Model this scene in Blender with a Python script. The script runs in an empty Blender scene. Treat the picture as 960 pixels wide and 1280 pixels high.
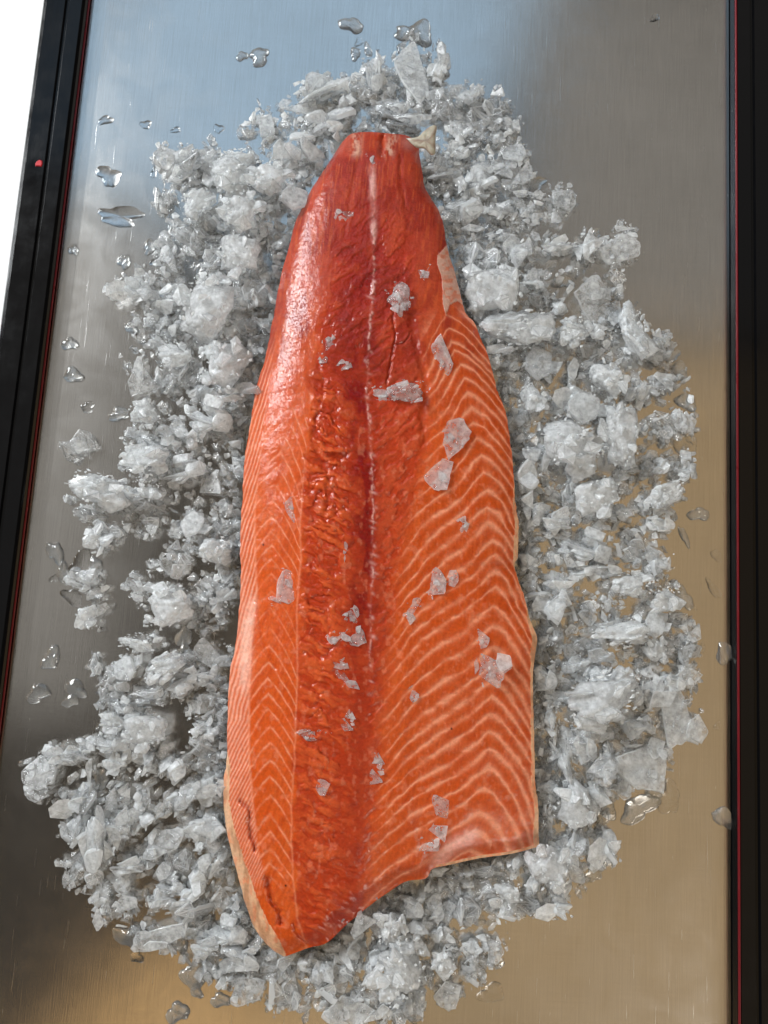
import bpy, math, random
import numpy as np
from mathutils import Vector, Matrix

# ---------------------------------------------------------------- camera
F_PX, W_PX, H_PX = 924.0, 960.0, 1280.0          # photo focal length and size in pixels
PITCH, ROLL, DIST = math.radians(7.5), math.radians(3.4), 0.5544
_look = Vector((0, math.sin(PITCH), -math.cos(PITCH)))
_r0, _u0 = Vector((1, 0, 0)), Vector((0, math.cos(PITCH), math.sin(PITCH)))
RIGHT = _r0 * math.cos(ROLL) + _u0 * math.sin(ROLL)
UP = -_r0 * math.sin(ROLL) + _u0 * math.cos(ROLL)
CAM = -_look * DIST
sc = bpy.context.scene
cd = bpy.data.cameras.new('camera'); cam = bpy.data.objects.new('camera', cd)
sc.collection.objects.link(cam); sc.camera = cam
cd.sensor_fit = 'AUTO'; cd.sensor_width = 36.0; cd.lens = F_PX / H_PX * 36.0
cd.clip_start = 0.01; cd.clip_end = 50
m = Matrix((RIGHT, UP, -_look)).transposed().to_4x4(); m.translation = CAM
cam.matrix_world = m

# ---------------------------------------------------------------- world, lamps, exposure
w = bpy.data.worlds.new('World'); sc.world = w; w.use_nodes = True
w.node_tree.nodes['Background'].inputs[0].default_value = (0.90, 0.80, 0.68, 1)
w.node_tree.nodes['Background'].inputs[1].default_value = 0.075

def area_lamp(name, loc, target, sx, sy, watts, col, roll=0.0):
    l = bpy.data.lights.new(name, 'AREA'); l.shape = 'RECTANGLE'; l.size = sx; l.size_y = sy
    l.energy = watts; l.color = col
    o = bpy.data.objects.new(name, l); sc.collection.objects.link(o)
    o.location = loc
    if target is None: o.rotation_euler = (0, 0, roll)            # facing straight down
    else: o.rotation_euler = (Vector(target) - Vector(loc)).to_track_quat('-Z', 'Y').to_euler()
    return o
# window daylight low from the upper left; sky seen through glass above; warm ceiling on the right; the rest added for fill and steel reflections
area_lamp('window_light', (-2.5, 1.7, 1.75), (0.0, 0.0, 0), 1.4, 1.3, 172, (0.94, 0.975, 1.0))
area_lamp('added_fill_light', (2.3, -2.5, 1.9), (0.0, 0.0, 0), 1.6, 1.4, 58, (1.0, 0.94, 0.86))  # unseen warm lamp, added opposite the window to soften shadows
area_lamp('skylight', (-0.36, 1.72, 1.50), None, 1.35, 1.45, 5.8, (0.50, 0.74, 1.0), math.radians(-16))
area_lamp('ceiling_light', (0.72, -0.50, 1.60), None, 1.8, 2.5, 6.6, (1.0, 0.70, 0.37))
area_lamp('added_back_light', (0.95, 1.45, 1.60), None, 1.2, 1.3, 1.3, (1.0, 0.96, 0.90))  # added to lift the reflected grey of the upper right steel
area_lamp('added_left_light', (-1.15, 0.35, 1.50), None, 0.9, 1.5, 1.3, (1.0, 0.97, 0.92))  # unseen, added for the neutral grey reflection in the left steel
area_lamp('added_streak_light', (-0.42, -1.28, 1.45), None, 0.62, 0.62, 0.95, (1.0, 0.62, 0.26), math.radians(45))  # added and turned so its reflection makes the sun-like streaks at lower left

sc.view_settings.view_transform = 'Standard'; sc.view_settings.look = 'None'
sc.view_settings.exposure = 0.0; sc.view_settings.gamma = 1.0
sc.render.engine = 'CYCLES'
sc.cycles.use_denoising = True; sc.cycles.use_adaptive_sampling = True; sc.cycles.adaptive_threshold = 0.06
sc.cycles.max_bounces = 12; sc.cycles.transmission_bounces = 10; sc.cycles.diffuse_bounces = 6
sc.cycles.glossy_bounces = 5; sc.cycles.transparent_max_bounces = 14
sc.cycles.sample_clamp_indirect = 6.0

# ---------------------------------------------------------------- helpers
C = sc.collection
rng = np.random.default_rng(7)
NP_R, NP_U, NP_L, NP_C = (np.array(v) for v in (RIGHT, UP, _look, CAM))
def P(px, py, z=0.0):
    """World point at height z that stands at photo pixel (px, py)."""
    px = np.asarray(px, float); py = np.asarray(py, float); z = np.asarray(z, float)
    d = (px[..., None] - W_PX / 2) * NP_R + (H_PX / 2 - py[..., None]) * NP_U + F_PX * NP_L
    t = (z - NP_C[2]) / d[..., 2]
    return NP_C + t[..., None] * d
MM = 0.0006                                        # metres to a photo pixel on the tray

def mesh_np(name, V, F, smooth=False, attrs=None):
    me = bpy.data.meshes.new(name)
    V = np.ascontiguousarray(V, dtype=np.float32); F = np.ascontiguousarray(F, dtype=np.int32)
    k = F.shape[1]
    me.vertices.add(len(V)); me.vertices.foreach_set('co', V.ravel())
    me.loops.add(F.size); me.loops.foreach_set('vertex_index', F.ravel())
    me.polygons.add(len(F))
    me.polygons.foreach_set('loop_start', np.arange(0, F.size, k, dtype=np.int32))
    me.polygons.foreach_set('use_smooth', np.full(len(F), smooth, dtype=bool))
    me.update(calc_edges=True); me.validate()
    if attrs:
        for n, a in attrs.items():
            if a.ndim == 2:
                c = me.color_attributes.new(n, 'FLOAT_COLOR', 'POINT')
                b = np.ones((len(V), 4), np.float32); b[:, :3] = a; c.data.foreach_set('color', b.ravel())
            else:
                c = me.attributes.new(n, 'FLOAT', 'POINT'); c.data.foreach_set('value', a.astype(np.float32))
    return me
def link(name, me, mat=None, parent=None):
    o = bpy.data.objects.new(name, me); C.objects.link(o)
    if mat: o.data.materials.append(mat)
    if parent: o.parent = parent
    return o
def empty(name, loc=(0, 0, 0)):
    o = bpy.data.objects.new(name, None); C.objects.link(o); o.location = loc; o.empty_display_size = 0.01
    return o
def tag(o, label, cat, group=None):
    o['label'] = label; o['category'] = cat
    if group: o['group'] = group
def lin(r, g, b):
    c = np.array([r, g, b]) / 255.0
    return np.where(c <= 0.04045, c / 12.92, ((c + 0.055) / 1.055) ** 2.4)

_T = np.random.default_rng(3).random((256, 256))
def vnoise(x, y, s=0):
    x = x + s * 17.3; y = y + s * 41.7
    xi = np.floor(x).astype(int); yi = np.floor(y).astype(int); fx = x - xi; fy = y - yi
    fx = fx * fx * fx * (fx * (fx * 6 - 15) + 10); fy = fy * fy * fy * (fy * (fy * 6 - 15) + 10)
    a = _T[xi & 255, yi & 255]; b = _T[(xi + 1) & 255, yi & 255]
    c = _T[xi & 255, (yi + 1) & 255]; d = _T[(xi + 1) & 255, (yi + 1) & 255]
    return (a * (1 - fx) + b * fx) * (1 - fy) + (c * (1 - fx) + d * fx) * fy
def fbm(x, y, s=0, o=4):
    t = 0; a = 0.5; n = 0
    for i in range(o):
        t = t + a * vnoise(x * 2 ** i, y * 2 ** i, s + i); n += a; a *= 0.5
    return t / n
def worley(x, y, seed):
    xi, yi = np.floor(x).astype(int), np.floor(y).astype(int); f1 = np.full(x.shape, 9.0); f2 = np.full(x.shape, 9.0); cid = np.zeros(x.shape)
    for ox in (-1, 0, 1):
        for oy in (-1, 0, 1):
            cx, cy = xi + ox, yi + oy
            rx = _T[(cx + seed * 7) & 255, (cy + seed * 13) & 255]; ry = _T[(cx * 3 + 91 + seed) & 255, (cy * 5 + 17) & 255]; ri = _T[(cx + 57) & 255, (cy * 7 + seed) & 255]
            d = np.hypot(cx + 0.1 + 0.8 * rx - x, cy + 0.1 + 0.8 * ry - y); new = d < f1
            f2 = np.where(new, f1, np.minimum(f2, d)); cid = np.where(new, ri, cid); f1 = np.where(new, d, f1)
    return f1, f2, cid
def sstep(a, b, x):
    t = np.clip((x - a) / (b - a), 0, 1); return t * t * (3 - 2 * t)
def bump01(x, c, w): return np.exp(-((x - c) / w) ** 2)
def polydist(x, y, pts):
    d = np.full(np.shape(x), 1e9)
    for (x0, y0), (x1, y1) in zip(pts[:-1], pts[1:]):
        dx, dy = x1 - x0, y1 - y0; t = np.clip(((x - x0) * dx + (y - y0) * dy) / (dx * dx + dy * dy), 0, 1)
        d = np.minimum(d, np.hypot(x - x0 - t * dx, y - y0 - t * dy))
    return d
def inpoly(x, y, pts):
    r = np.zeros(np.shape(x), bool); n = len(pts)
    for i in range(n):
        x0, y0 = pts[i]; x1, y1 = pts[(i + 1) % n]
        c = ((y0 > y) != (y1 > y)) & (x < (x1 - x0) * (y - y0) / (y1 - y0 + 1e-12) + x0)
        r ^= c
    return r

# ---------------------------------------------------------------- materials
class Mat:
    def __init__(self, name):
        self.m = bpy.data.materials.new(name); self.m.use_nodes = True
        self.nt = self.m.node_tree; self.b = self.nt.nodes['Principled BSDF']
    def n(self, t, **kw):
        x = self.nt.nodes.new(t)
        for k, v in kw.items(): setattr(x, k, v)
        return x
    def l(self, a, b): self.nt.links.new(a, b)
    def set(self, **kw):
        for k, v in kw.items():
            self.b.inputs[k.replace('_', ' ')].default_value = v
        return self
    def noise(self, scale, detail=4, rough=0.5, vec=None, dist=0.0):
        x = self.n('ShaderNodeTexNoise'); x.inputs['Scale'].default_value = scale
        x.inputs['Detail'].default_value = detail; x.inputs['Roughness'].default_value = rough
        x.inputs['Distortion'].default_value = dist
        if vec is not None: self.l(vec, x.inputs['Vector'])
        return x.outputs['Fac']
    def coords(self, out='Object', scale=(1, 1, 1), rot=(0, 0, 0)):
        t = self.n('ShaderNodeTexCoord'); mp = self.n('ShaderNodeMapping')
        mp.inputs['Scale'].default_value = scale; mp.inputs['Rotation'].default_value = rot
        self.l(t.outputs[out], mp.inputs['Vector']); return mp.outputs['Vector']
    def ramp(self, fac, a, b, lo, hi):
        x = self.n('ShaderNodeMapRange'); self.l(fac, x.inputs['Value'])
        for k, v in zip(('From Min', 'From Max', 'To Min', 'To Max'), (a, b, lo, hi)): x.inputs[k].default_value = v
        return x.outputs['Result']
    def math(self, op, a, b):
        x = self.n('ShaderNodeMath', operation=op)
        for i, v in enumerate((a, b)):
            if isinstance(v, (int, float)): x.inputs[i].default_value = v
            else: self.l(v, x.inputs[i])
        return x.outputs[0]
    def bump(self, h, strength, dist, prev=None):
        x = self.n('ShaderNodeBump'); x.inputs['Strength'].default_value = strength
        x.inputs['Distance'].default_value = dist; self.l(h, x.inputs['Height'])
        if prev is not None: self.l(prev, x.inputs['Normal'])
        return x.outputs['Normal']

def steel_material():
    s = Mat('brushed_steel'); s.set(Metallic=1.0)
    g = s.coords()
    big = s.noise(9, 3, 0.6, g)
    smear = s.noise(26, 2, 0.5, g, 1.5)
    brush = s.noise(1.0, 2, 0.6, s.coords(scale=(1500, 22, 1), rot=(0, 0, math.radians(-3))))
    cross = s.noise(1.0, 2, 0.6, s.coords(scale=(24, 1300, 1)))
    scr = s.noise(1.0, 2, 0.7, s.coords(scale=(900, 16, 1), rot=(0, 0, math.radians(-33))))
    scr2 = s.noise(1.0, 2, 0.7, s.coords(scale=(1100, 22, 1), rot=(0, 0, math.radians(-12))))
    sc1 = s.ramp(scr, 0.66, 0.74, 0, 1); sc2 = s.ramp(scr2, 0.67, 0.75, 0, 1)
    mix = s.n('ShaderNodeMix', data_type='RGBA')
    grain = s.math('ADD', s.math('MULTIPLY', s.ramp(brush, 0.3, 0.7, 0, 1), 0.45), s.math('MULTIPLY', s.ramp(cross, 0.3, 0.7, 0, 1), 0.18))
    s.l(s.math('ADD', grain, s.ramp(big, 0.35, 0.65, -0.1, 0.3)), mix.inputs['Factor'])
    mix.inputs['A'].default_value = (0.50, 0.485, 0.46, 1); mix.inputs['B'].default_value = (0.63, 0.615, 0.59, 1)
    s.l(mix.outputs['Result'], s.b.inputs['Base Color'])
    r = s.math('ADD', s.ramp(smear, 0.40, 0.62, 0.185, 0.215), s.math('MULTIPLY', sc1, 0.10))
    s.l(r, s.b.inputs['Roughness'])
    h = s.math('ADD', s.math('MULTIPLY', brush, 1.0), s.math('MULTIPLY', cross, 0.3))
    h = s.math('ADD', h, s.math('ADD', s.math('MULTIPLY', sc1, 0.40), s.math('MULTIPLY', sc2, 0.14)))
    s.l(s.bump(h, 0.30, 0.0001), s.b.inputs['Normal'])
    return s.m
def lacquer(name, col, rough):
    s = Mat(name); s.set(Base_Color=(*col, 1), Specular_IOR_Level=0.22)
    g = s.coords(); n = s.noise(60, 4, 0.6, g)
    s.l(s.ramp(n, 0.3, 0.7, rough * 0.7, rough * 1.5), s.b.inputs['Roughness'])
    sp = s.noise(1.0, 2, 0.5, s.coords(scale=(420, 30, 420)))
    s.l(s.bump(sp, 0.12, 0.0002), s.b.inputs['Normal'])
    return s.m
def ice_material(name, trans, rough, grain, col=(0.966, 0.986, 0.996), spread=0.12, gl=0.07, ior=1.31, refr=0.55, fres=1.6, mottle=0.0):
    """Broken ice: a white scattering body (diffuse + translucent), clear windows that refract, and a wet specular coat."""
    s = Mat(name); nt = s.nt; nt.nodes.remove(s.b); out = nt.nodes['Material Output']
    oi = s.n('ShaderNodeObjectInfo'); geo = s.n('ShaderNodeNewGeometry'); wc = geo.outputs['Position']
    ri = s.math('FRACT', s.math('ADD', s.math('MULTIPLY', geo.outputs['Random Per Island'], 0.7), s.math('MULTIPLY', oi.outputs['Random'], 0.6)), 0.0)
    t = s.ramp(ri, 0, 1, max(0, trans - spread), min(1, trans + spread))
    if mottle: t = s.math('ADD', t, s.ramp(s.noise(210, 3, 0.6, wc), 0.3, 0.7, -mottle, mottle)); t = s.ramp(t, 0, 1, 0, 1)
    nrm = s.bump(s.noise(520, 3, 0.7, wc), grain, 0.0011)
    df = s.n('ShaderNodeBsdfDiffuse'); tr = s.n('ShaderNodeBsdfTranslucent'); rf = s.n('ShaderNodeBsdfRefraction'); gs = s.n('ShaderNodeBsdfGlossy')
    df.inputs['Color'].default_value = (*col, 1); tr.inputs['Color'].default_value = (*col, 1); rf.inputs['Color'].default_value = (0.98, 0.99, 0.995, 1)
    rf.inputs['IOR'].default_value = ior; rf.inputs['Roughness'].default_value = rough; gs.inputs['Roughness'].default_value = gl
    for x in (df, gs): s.l(nrm, x.inputs['Normal'])
    m1 = s.n('ShaderNodeMixShader'); m1.inputs[0].default_value = 0.5; s.l(df.outputs[0], m1.inputs[1]); s.l(tr.outputs[0], m1.inputs[2])
    tp = s.n('ShaderNodeBsdfTransparent'); tp.inputs['Color'].default_value = (0.985, 0.99, 0.995, 1)
    m0 = s.n('ShaderNodeMixShader'); m0.inputs[0].default_value = refr; s.l(tp.outputs[0], m0.inputs[1]); s.l(rf.outputs[0], m0.inputs[2])
    m2 = s.n('ShaderNodeMixShader'); s.l(t, m2.inputs[0]); s.l(m1.outputs[0], m2.inputs[1]); s.l(m0.outputs[0] if refr < 1 else rf.outputs[0], m2.inputs[2])
    fr = s.n('ShaderNodeFresnel'); fr.inputs['IOR'].default_value = fres; s.l(nrm, fr.inputs['Normal'])
    m3 = s.n('ShaderNodeMixShader'); s.l(s.math('MULTIPLY', fr.outputs[0], s.math('SUBTRACT', 1.0, geo.outputs['Backfacing'])), m3.inputs[0])
    s.l(m2.outputs[0], m3.inputs[1]); s.l(gs.outputs[0], m3.inputs[2])
    s.l(m3.outputs[0], out.inputs['Surface'])
    return s.m
M_STEEL = steel_material()
M_BLACK = lacquer('black_lacquer', (0.003, 0.003, 0.0035), 0.14)
M_RED = lacquer('red_lacquer', (0.13, 0.006, 0.010), 0.35)
M_ICE = {
    'r': ice_material('frosted_ice', 0.34, 0.10, 1.0, spread=0.16, mottle=0.25),
    'c': ice_material('crushed_ice', 0.55, 0.06, 0.8, spread=0.24, mottle=0.26),
    'g': ice_material('grey_ice', 0.80, 0.05, 0.5, spread=0.12, mottle=0.16),
    'p': ice_material('sheet_ice', 0.66, 0.07, 0.6, spread=0.14, mottle=0.25),
    'k': ice_material('clear_ice', 0.92, 0.02, 0.1, (0.98, 0.99, 1), 0.015, 0.04, 1.31, 0.8),
    'f': ice_material('thin_melting_ice', 0.66, 0.07, 0.9, spread=0.12, fres=1.45, mottle=0.2),
    'e': ice_material('frosted_edge', 0.55, 0.12, 0.4, spread=0.2),
}
def water_material():
    s = Mat('melt_water'); s.set(Base_Color=(0.99, 0.995, 1, 1), IOR=1.33, Roughness=0.02, Transmission_Weight=1.0)
    return s.m
M_WATER = water_material()

# ---------------------------------------------------------------- table and tray
def plane_mesh(name, x0, x1, y0, y1, z):
    return mesh_np(name, np.array([(x0, y0, z), (x1, y0, z), (x1, y1, z), (x0, y1, z)]), np.array([[0, 1, 2, 3]]))
s = Mat('white_tabletop'); s.set(Base_Color=(0.90, 0.90, 0.89, 1), Roughness=0.45)
s.l(s.bump(s.noise(90, 3, 0.5, s.coords()), 0.1, 0.0005), s.b.inputs['Normal'])
o = link('tabletop', plane_mesh('tabletop', -1.2, 1.2, -1.0, 1.2, -0.012), s.m); o['kind'] = 'structure'

RIM = 0.011
XL = float(P(106, 0, RIM)[0]); XR = float(P(921, 640, RIM)[0])    # inner top edges of the two side rails
Y0, Y1 = -0.62, 0.66
tray = empty('tray', (0, 0, 0)); tag(tray, 'steel tray in a glossy black frame with thin red inner line, under the ice', 'tray')
def extrude(name, prof, mat, y0=Y0, y1=Y1, segs=24):
    prof = np.array(prof, float); n = len(prof); ys = np.linspace(y0, y1, segs + 1)
    V = np.array([(x, y, z) for y in ys for x, z in prof])
    F = [[j * n + i, j * n + (i + 1) % n, (j + 1) * n + (i + 1) % n, (j + 1) * n + i] for j in range(segs) for i in range(n)]
    me = mesh_np(name, V, np.array(F)); o = link(name, me, mat, tray)
    return o
# base sheet: flat, with a shallow turned-up margin at both sides
bend = 0.0135
bx = np.array([XL + 0.0002, XL + 0.004, XL + bend, XR - bend, XR - 0.004, XR - 0.0002])
bz = np.array([0.0005, 0.0003, 0, 0, 0.0003, 0.0005])
extrude('base_sheet', list(zip(bx, bz)) + list(zip(bx[::-1], np.full(6, -0.002))), M_STEEL)
def rail(x_in, sgn):
    # profile from the inner wall outwards (sgn -1 left, +1 right)
    pr = [(0.0004, -0.004), (0.0004, 0.0088), (0.0012, 0.0098), (0.0022, RIM - 0.0002), (0.0120, RIM), (0.0130, RIM - 0.0016), (0.0146, RIM - 0.0016),
          (0.0156, RIM + 0.0002), (0.0300, RIM + 0.0004), (0.0328, RIM - 0.0006), (0.0345, RIM - 0.0028), (0.0350, -0.011), (0.0330, -0.0118), (0.002, -0.0118)]
    o = extrude('side_rail', [(x_in + sgn * a, b) for a, b in pr][::sgn], M_BLACK)
    e = [(0.0004, 0.0096), (0.0004, RIM - 0.0001), (0.0007, RIM + 0.0004), (0.0013, RIM + 0.0004), (0.0016, RIM)]
    if sgn < 0:      # on the left the red line sits at the foot of the inner wall, in its shade
        e = [(0.0004, 0.0019), (-0.0003, 0.0021), (-0.0003, 0.0034), (0.0004, 0.0036)]
    t = extrude('red_line', [(x_in + sgn * a, b) for a, b in e][::sgn], M_RED)
    return o
rail(XL, -1); rail(XR, 1)
# a red fleck of paint on the left rail
pc = P(48, 204, RIM + 0.0009); a = np.linspace(0, 2 * np.pi, 9)[:-1]; rr = 0.0029 * (0.75 + 0.5 * rng.random(8))
V = np.vstack([np.c_[pc[0] + rr * np.cos(a), pc[1] + rr * np.sin(a), np.full(8, pc[2] - 0.0006)], np.c_[pc[0] + rr * .8 * np.cos(a), pc[1] + rr * .8 * np.sin(a), np.full(8, pc[2])]])
F = [[i, (i + 1) % 8, 8 + (i + 1) % 8, 8 + i] for i in range(8)] + [[8, 9, 10, 11], [8, 11, 12, 15], [12, 13, 14, 15]]
M_FLECK = lacquer('red_fleck_paint', (0.50, 0.02, 0.03), 0.4)
link('red_fleck', mesh_np('red_fleck', V, np.array(F)), M_FLECK, tray)

# ---------------------------------------------------------------- the salmon fillet
LEFT = [(428,177),(412,202),(389,238),(372,272),(361,309),(350,351),(344,385),(338,415),(330,453),(321,482),(313,530),(306,572),(303,620),(300,672),
        (301,720),(299,762),(295,803),(288,835),(285,870),(284,910),(284,945),(280,975),(280,1013),(286,1051),(297,1092),(308,1133),(320,1163),(338,1185),(352,1194)]
RIGHTC = [(524,182),(524,193),(527,210),(532,236),(547,261),(555,283),(558,306),(569,342),(577,373),(583,393),(593,404),(604,430),(612,451),(622,490),(632,515),(638,553),
          (642,590),(643,615),(646,640),(648,660),(647,695),(643,708),(655,745),(663,776),(671,797),(668,822),(666,850),(667,896),(668,942),(669,978),(673,1010),(673,1040),(674,1058)]
TOPC = [(428,177),(440,167),(462,165),(487,167),(510,170),(524,182)]
BOTC = [(352,1194),(358,1195),(385,1185),(409,1178),(434,1155),(461,1133),(480,1119),(507,1102),(532,1098),(541,1086),(562,1081),(598,1073),(640,1067),(674,1058)]
def resample(pts, n, wob=0, seed=0):
    p = np.array(pts, float)
    # Catmull-Rom through the points
    q = np.vstack([2 * p[0] - p[1], p, 2 * p[-1] - p[-2]]); out = []
    for i in range(len(p) - 1):
        t = np.linspace(0, 1, 24, endpoint=False)[:, None]; a, b, c, d = q[i:i + 4]
        out.append(0.5 * (2 * b + (c - a) * t + (2 * a - 5 * b + 4 * c - d) * t ** 2 + (3 * b - a - 3 * c + d) * t ** 3))
    o = np.vstack(out + [p[-1:]]); s = np.r_[0, np.cumsum(np.hypot(*np.diff(o, axis=0).T))]; s /= s[-1]
    u = np.linspace(0, 1, n); r = np.c_[np.interp(u, s, o[:, 0]), np.interp(u, s, o[:, 1])]
    if wob:
        e = np.sin(np.pi * u) ** 0.3
        L = np.arange(n) * 0.11; r[:, 0] += wob * e * (fbm(L, L * 0 + seed, seed) - 0.5) * 2
    return r
NU, NV = 350, 930
Lc, Rc = resample(LEFT, NV, 1.2, 1), resample(RIGHTC, NV, 1.2, 2)
Tc, Bc = resample(TOPC, NU), resample(BOTC, NU)
u = np.linspace(0, 1, NU)[:, None, None]; v = np.linspace(0, 1, NV)[None, :, None]
G = (1 - u) * Lc[None] + u * Rc[None] + (1 - v) * Tc[:, None] + v * Bc[:, None] \
    - ((1 - u) * (1 - v) * Tc[0] + u * (1 - v) * Tc[-1] + (1 - u) * v * Bc[0] + u * v * Bc[-1])
X, Y = G[..., 0], G[..., 1]; U = np.broadcast_to(u[..., 0], X.shape); VV = np.broadcast_to(v[..., 0], X.shape)
def ip(y, pairs):
    a = np.array(pairs, float); return np.interp(y, a[:, 0], a[:, 1])

# -- landmarks
wx = 2.2 * (fbm(X / 23, Y / 23, 5, 3) - 0.5) * 2; wy = 3.2 * (fbm(X / 19, Y / 31, 9, 3) - 0.5) * 2 + 0.8 * (fbm(X / 5, Y / 6, 12, 2) - 0.5) * 2
xs = ip(Y, [(160,463),(213,465),(252,466),(337,468),(386,465),(422,461),(467,460),(495,458),(526,461),(567,463),(609,466),(638,467),(682,465),(718,466),(757,463),(824,463),(870,461),(1000,455),(1200,440)])
xs = xs + 2.0 * (fbm(Y / 11, Y * 0, 21, 3) - 0.5) * 2
xseam = ip(Y, [(160,440),(300,420),(420,398),(480,390),(530,386),(580,381),(651,375),(699,376),(755,371),(818,372),(887,370),(956,368),(1010,364),(1051,364),(1106,367),(1147,372),(1180,382),(1200,388)]) + 1.2 * (fbm(Y / 15, Y * 0, 22, 3) - .5) * 2
xlseam = ip(Y, [(160,400),(400,350),(500,333),(592,323),(641,318),(703,319),(737,321),(800,314),(868,311),(942,311),(996,315),(1060,322),(1120,336),(1195,356)])
xr0 = ip(Y, [(160,500),(380,517),(453,526),(500,531),(560,530),(640,508),(700,497),(800,482),(900,474),(1000,466),(1100,456),(1200,440)])  # where flank lines begin

# -- fat lines of the right flank
AP = [374,392,410,428,439,456,473,491,509,526,547,568,590,611,632,652,674,693,713,732,757,782,807,832,852,872,892,916,937,961,986,1016,1039,1062,1085,1108,1131,1155,1180,1205,1230]
xa = ip(Y, [(380,556),(428,564),(456,576),(491,584),(526,592),(568,600),(611,609),(652,610),(693,618),(713,620),(757,617),(832,616),(892,612),(961,610),(1016,598),(1060,588),(1200,560)])
dxr = X + wx - xa
kl = ip(Y, [(380,1.55),(480,1.45),(560,1.25),(650,1.03),(900,0.93),(1200,0.85)])
kr = ip(Y, [(380,1.0),(500,1.0),(600,1.2),(680,1.7),(760,1.35),(850,0.95),(1000,0.75),(1200,0.6)])
fl = np.interp(-dxr, [-1,0,9,18,38,60,88,107,122,142,200], [0,0.6,7,16,34,48,70,92,114,140,215])
fr = np.interp(dxr, [-1,0,7,15,28,40,52,65,100], [0,0.6,3.5,9.5,27,47,72,105,200])
ya = Y + wy - np.where(dxr < 0, kl * fl, kr * fr)
ph = np.interp(ya, AP, np.arange(len(AP)))
loc_sp = np.interp(ya, AP[:-1], np.diff(AP))
fr_d = np.abs(ph - np.round(ph)) * loc_sp                      # vertical distance to nearest line, in pixels
slope = np.where(dxr < 0, 0.72, 0.62)
fr_d = fr_d * slope
lw = ip(Y, [(380,1.0),(500,1.1),(650,1.6),(800,1.8),(1060,2.1)]) * (0.60 + 0.9 * sstep(0.2, 0.8, fbm(X / 26, Y / 16, 31, 2))) * np.where(dxr > 0, 1.12, ip(-dxr, [(0,1),(60,0.9),(120,0.55)]))
m_right = sstep(-6, 22, X - xr0) * sstep(375, 420, Y + 0.35 * (X - 560)) * (1 - sstep(1015, 1045, ya + 0 * X) * (dxr > 25))
brk = 0.30 + 0.70 * sstep(0.30, 0.58, fbm(X / 24, Y / 10, 34, 3))
line_r = np.clip(np.exp(-(fr_d / lw) ** 2) * 0.85 + 0.30 * np.exp(-(fr_d / (lw * 2.4)) ** 2), 0, 1) * m_right * np.where(dxr > -18, np.maximum(brk, 0.88), np.maximum(brk, 0.45))
# -- chevrons of the left strip
AL = [420,440,459,476,492,509,524,545,565,582,604,624,645,665,681,698,716,738,760,785,806,827,847,867,886,908,928,949,969,994,1019,1039,1060,1079,1098,1118,1138,1158,1180,1200,1220]
xal = ip(Y, [(400,390),(492,373),(524,359),(565,350),(604,343),(660,339),(720,340),(800,337),(850,335),(930,338),(1080,337),(1195,352)])
dxl = X + 0.6 * wx - xal
gl = np.interp(-dxl, [-1,0,8,17,27,40], [0,0.4,8,20,36,62]); gr = np.interp(dxl, [-1,0,7,14,28,37,60], [0,0.4,8,18,42,64,130])
yl = Y + 0.8 * wy - np.where(dxl < 0, gl, gr)
pl = np.interp(yl, AL, np.arange(len(AL))); lsp = np.interp(yl, AL[:-1], np.diff(AL))
fl_d = np.abs(pl - np.round(pl)) * lsp * 0.60
in_strip = sstep(-2, 2, xseam - X) * sstep(-2, 2, X - xlseam)
m_left = in_strip * sstep(470, 580, Y + 0.5 * (X - 340)) * (1 - 0.55 * sstep(700, 730, Y) * (1 - sstep(790, 825, Y))) * (1 - sstep(1095, 1120, Y))
line_l = np.exp(-(fl_d / ip(Y, [(500,0.9),(700,1.05),(1000,1.25)])) ** 2) * m_left * (0.35 + 0.65 * sstep(0.28, 0.6, fbm(X / 14, Y / 9, 35, 3)))
# -- steep stripes on the outer left edge
phe = (Y + 0.9 * wy + ip(Y, [(400, 3.0), (700, 2.9), (820, 2.4), (950, 3.0), (1100, 3.4)]) * (X + 0.5 * wx - 310)) / ip(Y, [(400, 13.0), (700, 13.5), (900, 14.5), (1100, 13)])
fe_d = np.abs(phe - np.round(phe)) * 14 * 0.33
m_edge = sstep(-3, 2, xlseam - X) * sstep(395, 500, Y) * (1 - sstep(1090, 1120, Y))
line_e = np.exp(-(fe_d / ip(Y, [(450,0.75),(700,1.0),(780,1.4),(900,1.45),(1080,1.0)])) ** 2) * m_edge * (0.75 + 0.4 * fbm(X / 9, Y / 16, 36, 2))
# -- thin lines of the seams
seam = np.exp(-((X - xseam) / 1.2) ** 2) * sstep(540, 640, Y) * (1 - 0.3 * fbm(X / 5, Y / 14, 38, 2))
lseam = np.exp(-((X - xlseam) / 1.4) ** 2) * sstep(560, 640, Y) * (1 - sstep(1000, 1050, Y)) * 0.8
# -- white cord along the middle, with small knots
knots = np.zeros_like(X)
for i, ky in enumerate([330,352,372,391,404,422,440,452,467,479,497,506,520,527,548,568,581,591,609,616,634,640,652,660,683,694,704,710,716,720,732,742,757,772,796,815,832,852,868]):
    kx = float(np.interp(ky, Y[0], xs[0])) + rng.normal(0, 1.2); ww = 1.2 + 2.2 * rng.random() ** 2; wh = 1.3 + 1.6 * rng.random()
    dx_, dy_ = X - kx - (rng.random() - 0.15) * 3, Y - ky
    knots = np.maximum(knots, np.exp(-((dx_ / ww / 1.4) ** 2 + ((dy_ - 0.35 * dx_) / wh) ** 2)) * (0.35 + 0.6 * rng.random()))
cord = np.exp(-((X - xs) / ip(Y, [(200,4.2),(290,3.6),(310,1.6),(400,1.5),(520,1.3),(870,1.1)])) ** 2) * sstep(195, 215, Y) * (1 - sstep(760, 880, Y))
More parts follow.
